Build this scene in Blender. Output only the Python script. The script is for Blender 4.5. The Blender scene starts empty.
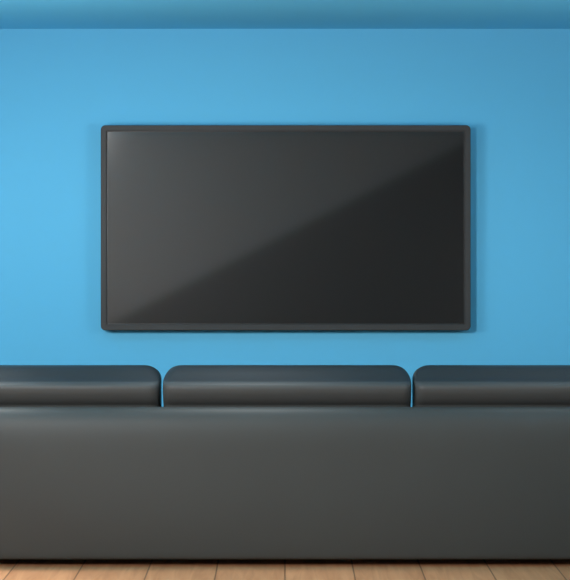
import bpy, bmesh, math
from mathutils import Vector

C = bpy.context.scene.collection
SC = bpy.context.scene

# ------------------------------------------------------------------ layout (metres)
F_PX = 2200.0                  # focal length for the 570x580 frame
EYE = 1.5                      # camera height, camera stands at x=0, y=0, looks along +y
S_WALL = 187.0                 # pixels per metre on the front wall
Y_WALL = F_PX / S_WALL         # front wall
Y_REAR = -0.62                 # wall behind the camera
X_SIDE = 3.2
CEIL = EYE + 199.2 / S_WALL
Y_SOFA = F_PX / 226.7                  # back face of the sofa frame


# ------------------------------------------------------------------ materials
def mat(name, col, rough=0.5, spec=0.5, metal=0.0, ior=1.45, noise=None, bump=None, coat=0.0):
    m = bpy.data.materials.new(name)
    m.use_nodes = True
    nt = m.node_tree
    b = nt.nodes['Principled BSDF']
    b.inputs['Base Color'].default_value = (*col, 1)
    b.inputs['Roughness'].default_value = rough
    b.inputs['Specular IOR Level'].default_value = spec
    b.inputs['Metallic'].default_value = metal
    b.inputs['IOR'].default_value = ior
    if coat:
        b.inputs['Coat Weight'].default_value = coat
        b.inputs['Coat Roughness'].default_value = 0.2
    tc = nt.nodes.new('ShaderNodeTexCoord')
    if noise:
        scale, amount = noise
        n = nt.nodes.new('ShaderNodeTexNoise')
        n.inputs['Scale'].default_value = scale
        n.inputs['Detail'].default_value = 4
        r = nt.nodes.new('ShaderNodeMix')
        r.data_type = 'RGBA'
        r.inputs[6].default_value = (*[c * (1 - amount) for c in col], 1)
        r.inputs[7].default_value = (*[min(1, c * (1 + amount)) for c in col], 1)
        nt.links.new(tc.outputs['Object'], n.inputs['Vector'])
        nt.links.new(n.outputs['Fac'], r.inputs[0])
        nt.links.new(r.outputs[2], b.inputs['Base Color'])
    if bump:
        scale, strength, dist = bump
        n2 = nt.nodes.new('ShaderNodeTexNoise')
        n2.inputs['Scale'].default_value = scale
        n2.inputs['Detail'].default_value = 5
        bp = nt.nodes.new('ShaderNodeBump')
        bp.inputs['Strength'].default_value = strength
        bp.inputs['Distance'].default_value = dist
        nt.links.new(tc.outputs['Object'], n2.inputs['Vector'])
        nt.links.new(n2.outputs['Fac'], bp.inputs['Height'])
        nt.links.new(bp.outputs['Normal'], b.inputs['Normal'])
    return m


def wood_floor():
    """planks 0.30 m wide running away from the camera, a dark joint between them"""
    m = bpy.data.materials.new('oak_planks')
    m.use_nodes = True
    nt = m.node_tree
    L = nt.links.new
    b = nt.nodes['Principled BSDF']
    b.inputs['Roughness'].default_value = 0.5
    b.inputs['Specular IOR Level'].default_value = 0.15
    tc = nt.nodes.new('ShaderNodeTexCoord')
    sep = nt.nodes.new('ShaderNodeSeparateXYZ')
    L(tc.outputs['Object'], sep.inputs[0])

    def math_(op, a, c=None, clamp=False):
        n = nt.nodes.new('ShaderNodeMath')
        n.operation = op
        n.use_clamp = clamp
        for i, v in enumerate((a, c)):
            if v is None:
                continue
            if isinstance(v, (int, float)):
                n.inputs[i].default_value = v
            else:
                L(v, n.inputs[i])
        return n.outputs[0]

    u = math_('DIVIDE', sep.outputs['X'], 0.30)
    idx = math_('FLOOR', u)
    fr = math_('FRACT', u)
    edge = math_('MINIMUM', fr, math_('SUBTRACT', 1.0, fr))       # 0 at a joint, .5 mid plank
    joint = math_('SUBTRACT', 1.0, math_('DIVIDE', edge, 0.0165), clamp=True)
    wn = nt.nodes.new('ShaderNodeTexWhiteNoise')
    wn.noise_dimensions = '1D'
    L(idx, wn.inputs['W'])
    # stretched grain
    mp = nt.nodes.new('ShaderNodeCombineXYZ')
    L(math_('MULTIPLY', sep.outputs['X'], 16.0), mp.inputs[0])
    L(math_('MULTIPLY', sep.outputs['Y'], 1.1), mp.inputs[1])
    L(math_('MULTIPLY', wn.outputs['Value'], 37.0), mp.inputs[2])
    gr = nt.nodes.new('ShaderNodeTexNoise')
    gr.inputs['Scale'].default_value = 1.6
    gr.inputs['Detail'].default_value = 5
    gr.inputs['Distortion'].default_value = 0.9
    L(mp.outputs[0], gr.inputs['Vector'])
    ramp = nt.nodes.new('ShaderNodeValToRGB')
    ramp.color_ramp.elements[0].position = 0.32
    ramp.color_ramp.elements[0].color = (*WOOD_DARK, 1)
    ramp.color_ramp.elements[1].position = 0.68
    ramp.color_ramp.elements[1].color = (*WOOD_LIGHT, 1)
    L(gr.outputs['Fac'], ramp.inputs['Fac'])
    hsv = nt.nodes.new('ShaderNodeHueSaturation')
    L(math_('ADD', math_('MULTIPLY', wn.outputs['Value'], 0.10), 0.95), hsv.inputs['Value'])
    L(ramp.outputs['Color'], hsv.inputs['Color'])
    mx = nt.nodes.new('ShaderNodeMix')
    mx.data_type = 'RGBA'
    L(math_('MULTIPLY', joint, 0.85), mx.inputs[0])
    L(hsv.outputs['Color'], mx.inputs[6])
    mx.inputs[7].default_value = (0.05, 0.028, 0.016, 1)
    L(mx.outputs[2], b.inputs['Base Color'])
    bp = nt.nodes.new('ShaderNodeBump')
    bp.inputs['Strength'].default_value = 0.3
    bp.inputs['Distance'].default_value = 0.003
    L(math_('SUBTRACT', 1.0, joint), bp.inputs['Height'])
    L(bp.outputs['Normal'], b.inputs['Normal'])
    return m


WOOD_DARK = (0.50, 0.215, 0.098)
WOOD_LIGHT = (0.64, 0.295, 0.14)

BLUE = (0.126, 0.497, 0.755)
M_WALL = mat('blue_wall_paint', BLUE, rough=0.7, spec=0.2, bump=(220, 0.03, 0.001))
M_CEIL = mat('blue_ceiling_paint', (0.142, 0.575, 0.86), rough=0.75, spec=0.15)
M_SIDE = mat('grey_side_paint', (0.48, 0.485, 0.49), rough=0.8, spec=0.2)
M_REAR = mat('white_rear_paint', (0.80, 0.80, 0.80), rough=0.8, spec=0.2)
M_PANEL = mat('grey_reflection_panel', (0.36, 0.36, 0.36), rough=0.7, spec=0.3)
M_WINDOW = mat('white_window_frame', (0.8, 0.8, 0.8), rough=0.4)
M_FLOOR = wood_floor()
M_LEATHER = mat('charcoal_leather', (0.048, 0.050, 0.047), rough=0.5, spec=0.28,
                noise=(3.0, 0.05), bump=(260, 0.06, 0.001))
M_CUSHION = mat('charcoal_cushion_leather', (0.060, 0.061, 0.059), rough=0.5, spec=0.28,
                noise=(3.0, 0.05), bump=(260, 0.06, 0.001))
M_CUSHION_SHADE = mat('charcoal_cushion_leather_shade', (0.033, 0.034, 0.034), rough=0.5, spec=0.28,  # same leather darkened: shade of the upper cushion slope put into the colour
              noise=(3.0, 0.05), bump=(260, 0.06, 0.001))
M_FOOT = mat('black_foot', (0.02, 0.02, 0.02), rough=0.5)
M_BEZEL = mat('dark_grey_bezel', (0.050, 0.048, 0.046), rough=0.5, spec=0.2, noise=(5, 0.1))
M_LIP = mat('black_bezel_lip', (0.012, 0.012, 0.012), rough=0.4)
M_SCREEN = mat('switched_off_glass', (0.006, 0.006, 0.006), rough=0.05, spec=0.5, ior=2.2)
M_HOUSING = mat('black_plastic', (0.02, 0.02, 0.02), rough=0.55)
M_STEEL = mat('bracket_steel', (0.12, 0.12, 0.12), rough=0.4, metal=0.8)


# ------------------------------------------------------------------ mesh helpers
def link(name, bm, material, parent=None, smooth=False, angle=40):
    bmesh.ops.recalc_face_normals(bm, faces=bm.faces[:])
    me = bpy.data.meshes.new(name)
    bm.to_mesh(me)
    bm.free()
    for m in (material if isinstance(material, (list, tuple)) else [material]):
        me.materials.append(m)
    if smooth:
        me.polygons.foreach_set('use_smooth', [True] * len(me.polygons))
        me.set_sharp_from_angle(angle=math.radians(angle))
    o = bpy.data.objects.new(name, me)
    C.objects.link(o)
    if parent:
        o.parent = parent
        for v in me.vertices:
            v.co -= parent.matrix_basis.translation
    return o


def box(bm, x0, x1, y0, y1, z0, z1, bevel=0.0, seg=3):
    r = bmesh.ops.create_cube(bm, size=1.0)
    vs = r['verts']
    for v in vs:
        v.co = Vector((x0 + (v.co.x + .5) * (x1 - x0), y0 + (v.co.y + .5) * (y1 - y0),
                       z0 + (v.co.z + .5) * (z1 - z0)))
    if bevel:
        es = list({e for v in vs for e in v.link_edges})
        bmesh.ops.bevel(bm, geom=es, offset=bevel, segments=seg, profile=0.5, affect='EDGES')
    return bm


def loft(bm, loops, cap=True, mat_fn=None):
    rows = [[bm.verts.new(p) for p in lp] for lp in loops]
    n = len(rows[0])
    for k in range(len(rows) - 1):
        for i in range(n):
            j = (i + 1) % n
            f = bm.faces.new((rows[k][i], rows[k][j], rows[k + 1][j], rows[k + 1][i]))
            if mat_fn:
                f.material_index = mat_fn(k)
    if cap:
        f0 = bm.faces.new(rows[0])
        f1 = bm.faces.new(rows[-1])
        if mat_fn:
            f0.material_index = mat_fn(0)
            f1.material_index = mat_fn(len(rows) - 2)
    return rows


def rrect(x0, x1, z0, z1, r, seg=6):
    """rounded rectangle, list of (x, z)"""
    pts = []
    for cx, cz, a0 in ((x1 - r, z1 - r, 0), (x0 + r, z1 - r, 90), (x0 + r, z0 + r, 180), (x1 - r, z0 + r, 270)):
        for k in range(seg + 1):
            a = math.radians(a0 + 90 * k / seg)
            pts.append((cx + r * math.cos(a), cz + r * math.sin(a)))
    return pts


def empty(name, loc):
    o = bpy.data.objects.new(name, None)
    o.empty_display_size = 0.1
    o.location = loc
    C.objects.link(o)
    return o


def structure(name, bm, material, **kw):
    o = link(name, bm, material, **kw)
    o['kind'] = 'structure'
    return o


def interp(table, t):
    """smooth (monotone cubic-ish) interpolation of a table of (t, value)"""
    if t <= table[0][0]:
        return table[0][1]
    for (a, va), (b, vb) in zip(table, table[1:]):
        if t <= b:
            s = (t - a) / (b - a)
            return va + (vb - va) * s
    return table[-1][1]


def catmull(table, n=6):
    """dense smooth polyline through the control points (pairs)"""
    P = [Vector(p) for p in table]
    P = [P[0] * 2 - P[1]] + P + [P[-1] * 2 - P[-2]]
    out = []
    for i in range(1, len(P) - 2):
        p0, p1, p2, p3 = P[i - 1:i + 3]
        for k in range(n):
            t = k / n
            out.append(0.5 * ((2 * p1) + (p2 - p0) * t + (2 * p0 - 5 * p1 + 4 * p2 - p3) * t * t
                              + (3 * p1 - p0 - 3 * p2 + p3) * t ** 3))
    out.append(P[-2])
    return out


# ------------------------------------------------------------------ the room
T = 0.15
bm = box(bmesh.new(), -X_SIDE - T, X_SIDE + T, Y_REAR - T, Y_WALL + T, -0.12, 0)
structure('floor', bm, M_FLOOR)
bm = box(bmesh.new(), -X_SIDE - T, X_SIDE + T, Y_REAR - T, Y_WALL + T, CEIL, CEIL + 0.12)
structure('ceiling', bm, M_CEIL)
bm = box(bmesh.new(), -X_SIDE - T, X_SIDE + T, Y_WALL, Y_WALL + T, 0, CEIL)
structure('wall_front', bm, M_WALL)
bm = box(bmesh.new(), -X_SIDE - T, X_SIDE + T, Y_REAR - T, Y_REAR, 0, CEIL)
structure('wall_rear', bm, M_REAR)
bm = box(bmesh.new(), X_SIDE, X_SIDE + T, Y_REAR, Y_WALL, 0, CEIL)
structure('wall_right', bm, M_SIDE)
# left wall; its unseen window is added to let the fill light in
WY0, WY1, WZ0, WZ1 = 0.6, 2.6, 0.75, 2.25
bm = bmesh.new()
box(bm, -X_SIDE - T, -X_SIDE, Y_REAR, WY0, 0, CEIL)
box(bm, -X_SIDE - T, -X_SIDE, WY1, Y_WALL, 0, CEIL)
box(bm, -X_SIDE - T, -X_SIDE, WY0, WY1, 0, WZ0)
box(bm, -X_SIDE - T, -X_SIDE, WY0, WY1, WZ1, CEIL)
structure('wall_left', bm, M_SIDE)
bm = bmesh.new()
fx0, fx1 = -X_SIDE - 0.10, -X_SIDE - 0.05
for z0, z1 in ((WZ0, WZ0 + .05), (WZ1 - .05, WZ1)):
    box(bm, fx0, fx1, WY0, WY1, z0, z1)
for y0, y1 in ((WY0, WY0 + .05), (WY1 - .05, WY1), ((WY0 + WY1) / 2 - .025, (WY0 + WY1) / 2 + .025)):
    box(bm, fx0, fx1, y0, y1, WZ0 + .05, WZ1 - .05)
structure('added_window_1', bm, M_WINDOW)

# added unseen rear-wall panel; its rising diagonal shapes the sheen in the television glass
bm = bmesh.new()
xa, za, xb, zb = -X_SIDE, -0.20, X_SIDE, 3.06
sl = (zb - za) / (xb - xa)
poly = [(xa + (0 - za) / sl, 0.0), (X_SIDE, 0.0), (X_SIDE, CEIL), (xa + (CEIL - za) / sl, CEIL)]
loft(bm, [[(x, y, z) for x, z in poly] for y in (Y_REAR, Y_REAR + 0.04)])
structure('reflection_panel_1', bm, M_PANEL)

# ------------------------------------------------------------------ television on the front wall
TVY = Y_WALL - 0.105                       # front rim of the bezel
s = (TVY) / F_PX
TX0, TX1 = (100.7 - 285) * s, (470.7 - 285) * s
TZ0, TZ1 = EYE - (330.4 - 228) * s, EYE - (125.2 - 228) * s
tv = empty('television', ((TX0 + TX1) / 2, Y_WALL, (TZ0 + TZ1) / 2))
tv['label'] = 'large flat black television mounted on the blue wall above the sofa'
tv['category'] = 'television'
px = s
R_OUT = 4.5 * px


def ring(inset, y, r):
    r = max(r, 0.002)
    return [(x, y, z) for x, z in rrect(TX0 + inset, TX1 - inset, TZ0 + inset, TZ1 - inset, r)]


bm = bmesh.new()
B = 6.0 * px
loft(bm, [ring(0.004, Y_WALL - 0.03, R_OUT - .004),
          ring(0.0, Y_WALL - 0.035, R_OUT),
          ring(0.0, TVY + 0.004, R_OUT),
          ring(0.0015, TVY + 0.001, R_OUT - .0015),
          ring(0.004, TVY, R_OUT - .004),
          ring(B - .004, TVY, R_OUT * .35),
          ring(B, TVY + 0.004, 0.004),
          ring(B, TVY + 0.020, 0.004)], cap=False)
link('bezel', bm, M_BEZEL, tv)
bm = bmesh.new()
loft(bm, [ring(B - 0.001, TVY + 0.0125, .004), ring(B - 0.001, TVY + 0.0095, .004),
          ring(B + 0.004, TVY + 0.0095, .003), ring(B + 0.004, TVY + 0.0125, .003)], cap=False)
link('inner_lip', bm, M_LIP, tv)
bm = bmesh.new()
loft(bm, [ring(B - 0.0005, TVY + 0.018, .003), ring(B - 0.0005, TVY + 0.012, .003)])
link('screen', bm, M_SCREEN, tv)
bm = bmesh.new()
loft(bm, [ring(0.006, Y_WALL - 0.031, R_OUT), ring(0.012, Y_WALL - 0.024, R_OUT),
          ring(0.006 - 0.0005, Y_WALL - 0.036, R_OUT)][:2])
link('back_housing', bm, M_HOUSING, tv)
cx, cz = (TX0 + TX1) / 2, (TZ0 + TZ1) / 2
bm = box(bmesh.new(), cx - .35, cx + .35, Y_WALL - 0.008, Y_WALL, cz - .2, cz + .2)
box(bm, cx - .30, cx - .24, Y_WALL - 0.026, Y_WALL - 0.006, cz - .22, cz + .22)
box(bm, cx + .24, cx + .30, Y_WALL - 0.026, Y_WALL - 0.006, cz - .22, cz + .22)
link('wall_mount', bm, M_STEEL, tv)

# ------------------------------------------------------------------ sofa, seen from behind
SX = 1.72                                   # half length between the arms
sofa = empty('sofa', (0, Y_SOFA + 0.45, 0))
sofa['label'] = 'long charcoal leather sofa seen from behind on the wooden floor'
sofa['category'] = 'sofa'

# back frame: one profile (y, z) swept along x, ends rounded by shrinking the profile
Y0 = Y_SOFA
back_prof = [Vector(p) for p in ((Y0 + 0.040, 0.033), (Y0 + 0.027, 0.0345), (Y0 + 0.020, 0.039), (Y0 + 0.017, 0.048),
                                 (Y0 + 0.014, 0.07), (Y0 + 0.007, 0.14), (Y0 + 0.002, 0.22), (Y0, 0.30), (Y0, 0.40))]
for k in range(1, 41):                       # soft shoulder up to the rounded top edge
    ph = math.pi / 2 * k / 40
    back_prof.append(Vector((Y0 + 0.075 * (1 - math.cos(ph) ** 1.0), 0.40 + 0.305 * math.sin(ph) ** 0.35)
                            if math.sin(ph) ** 0.35 > 0.3 else (Y0, 0.45)))
prof = [(p.x, p.y) for p in back_prof] + [(Y0 + .105, 0.694), (Y0 + .115, 0.675), (Y0 + 0.12, 0.60),
                                          (Y0 + 0.14, 0.30), (Y0 + 0.14, 0.033)]
pcy = sum(p[0] for p in prof) / len(prof)
pcz = sum(p[1] for p in prof) / len(prof)
XB = SX + 0.20
bm = bmesh.new()
loops = []
for x, k in ((-XB, .90), (-XB + .012, .96), (-XB + .035, 1), (XB - .035, 1), (XB - .012, .96), (XB, .90)):
    ins = (1 - k) * 0.2
    loops.append([(x, y + (pcy - y) * ins * 1.5, z + (pcz - z) * ins * .4) for y, z in prof])
loft(bm, loops)
link('back_frame', bm, M_LEATHER, sofa, smooth=True, angle=50)

# seat base and arms
bm = box(bmesh.new(), -SX, SX, Y0 + .14, Y0 + .93, 0.04, 0.26, 0.02)
link('seat_base', bm, M_LEATHER, sofa, smooth=True)
for sx in (-1, 1):
    a, b_ = sorted((sx * SX, sx * (SX + .20)))
    bm = box(bmesh.new(), a, b_, Y0 + .14, Y0 + .95, 0.04, 0.60, 0.05, 5)
    link('arm', bm, M_LEATHER, sofa, smooth=True)
for sx in (-1, 1):
    for y in (Y0 + .12, Y0 + .82):
        bm = bmesh.new()
        bmesh.ops.create_cone(bm, cap_ends=True, segments=24, radius1=.022, radius2=.03, depth=.046)
        for v in bm.verts:
            v.co += Vector((sx * (SX + .06), y, 0.023))
        link('foot', bm, M_FOOT, sofa, smooth=True)

# cushions
sc_ = (Y0 + 0.19) / F_PX
EDGE = [(-1.70, (159.6 - 285) * sc_), ((163.2 - 285) * sc_, (411.0 - 285) * sc_), ((414.3 - 285) * sc_, 1.70)]
ZT = 0.8735
back_ctrl = [(Y0 + y, z) for y, z in (
    (.172, .660), (.168, .700), (.150, .718), (.133, .737), (.119, .760), (.1135, .776), (.1125, .787), (.1155, .797),
    (.126, .806), (.145, .8145), (.170, .824), (.198, .837), (.226, .852), (.247, .862), (.262, .868),
    (.280, .872), (.300, .8735))]
ROUND = 0.068


def back_cushion(x0, x1):
    line = catmull(back_ctrl, 5)
    loops, zs = [], []
    for p in line:
        y, z = p.x, p.y
        d = 0.0
        if z > ZT - ROUND:
            q = (z - (ZT - ROUND)) / ROUND
            d = ROUND * (1 - math.sqrt(max(0, 1 - min(q, 1) ** 2)))
        yf = Y0 + .40 - (max(0, z - (ZT - .05)) / .05) ** 2 * .05
        yf = max(yf, y + .03)
        r = min(.045, (yf - y) * .45)
        loops.append([(x, yy, z) for x, yy in rrect(x0 + d, x1 - d, y, yf, r, 6)])
        zs.append(z)
    bm = bmesh.new()
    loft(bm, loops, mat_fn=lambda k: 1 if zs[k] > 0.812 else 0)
    return link('back_cushion', bm, [M_CUSHION, M_CUSHION_SHADE], sofa, smooth=True, angle=75)


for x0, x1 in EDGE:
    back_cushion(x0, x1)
    bm = box(bmesh.new(), max(x0, -SX + .005), min(x1, SX - .005), Y0 + .20, Y0 + .93, 0.26, 0.43, 0.045, 5)
    link('seat_cushion', bm, M_CUSHION, sofa, smooth=True)


# ------------------------------------------------------------------ light
def aim(o, target):
    d = Vector(target) - o.location
    o.rotation_euler = d.to_track_quat('-Z', 'Y').to_euler()


def spot(name, loc, target, energy, size, blend, radius, col=(1, 1, 1)):
    l = bpy.data.lights.new(name, 'SPOT')
    l.energy = energy
    l.spot_size = math.radians(size)
    l.spot_blend = blend
    l.shadow_soft_size = radius
    l.color = col
    o = bpy.data.objects.new(name, l)
    o.location = loc
    aim(o, target)
    C.objects.link(o)
    return o


def area(name, loc, target, energy, sx, sy, col=(1, 1, 1)):
    l = bpy.data.lights.new(name, 'AREA')
    l.shape = 'RECTANGLE'
    l.size, l.size_y = sx, sy
    l.energy = energy
    l.color = col
    o = bpy.data.objects.new(name, l)
    o.location = loc
    aim(o, target)
    C.objects.link(o)
    return o


spot('ceiling_spot', (-1.95, Y_WALL - 7.4, 2.48), (-0.8, Y_WALL - 0.9, -3.0), 1070, 86, 0.435, 0.24)
for x, e in ((-1.75, 260), (-0.2, 95), (1.3, 25)):  # unseen spots added to brighten the floor behind the sofa, strongest at left
    spot('floor_fill', (x, Y_SOFA + 0.18, 2.45), (x, Y_SOFA - 0.80, 0.0), e, 64, 0.9, 0.2)
area('left_fill', (-X_SIDE - 0.16, (WY0 + WY1) / 2, (WZ0 + WZ1) / 2),  # unseen source added to light the room and mirrored rear wall from the left
     (3, (WY0 + WY1) / 2, (WZ0 + WZ1) / 2), 90, WY1 - WY0, WZ1 - WZ0, (1, .94, .89))
area('ceiling_fill', (-2.0, Y_WALL - 3.5, 1.6), (-1.4, Y_WALL - 2.9, CEIL), 66, 1.0, 1.0)  # added pair of unseen fills that brighten the ceiling
area('ceiling_fill', (2.0, Y_WALL - 3.5, 1.6), (1.4, Y_WALL - 2.9, CEIL), 35, 1.0, 1.0)

area('rear_panel_fill', (2.75, 0.35, 0.35), (2.0, Y_REAR, 0.6), 1.6, .25, .25, (1, .96, .92))  # added unseen fill, lifts the lower right of the mirrored panel

w = bpy.data.worlds.new('sky')
w.use_nodes = True
w.node_tree.nodes['Background'].inputs[0].default_value = (1, 1, 1, 1)
w.node_tree.nodes['Background'].inputs[1].default_value = 1.0
SC.world = w

# ------------------------------------------------------------------ camera
cam = bpy.data.cameras.new('camera')
cam.sensor_width = 36
cam.sensor_fit = 'AUTO'
cam.lens = F_PX / 580 * 36
cam.shift_y = -62 / 580
cam.clip_start = 0.05
co = bpy.data.objects.new('camera', cam)
co.location = (0, 0, EYE)
co.rotation_euler = (math.radians(90), 0, 0)
C.objects.link(co)
SC.camera = co

vs = SC.view_settings
vs.view_transform = 'Standard'
vs.look = 'None'
vs.gamma = 1
vs.use_curve_mapping = False
vs.exposure = 0.0
SC.cycles.use_denoising = True
SC.cycles.max_bounces = 10
SC.cycles.diffuse_bounces = 6
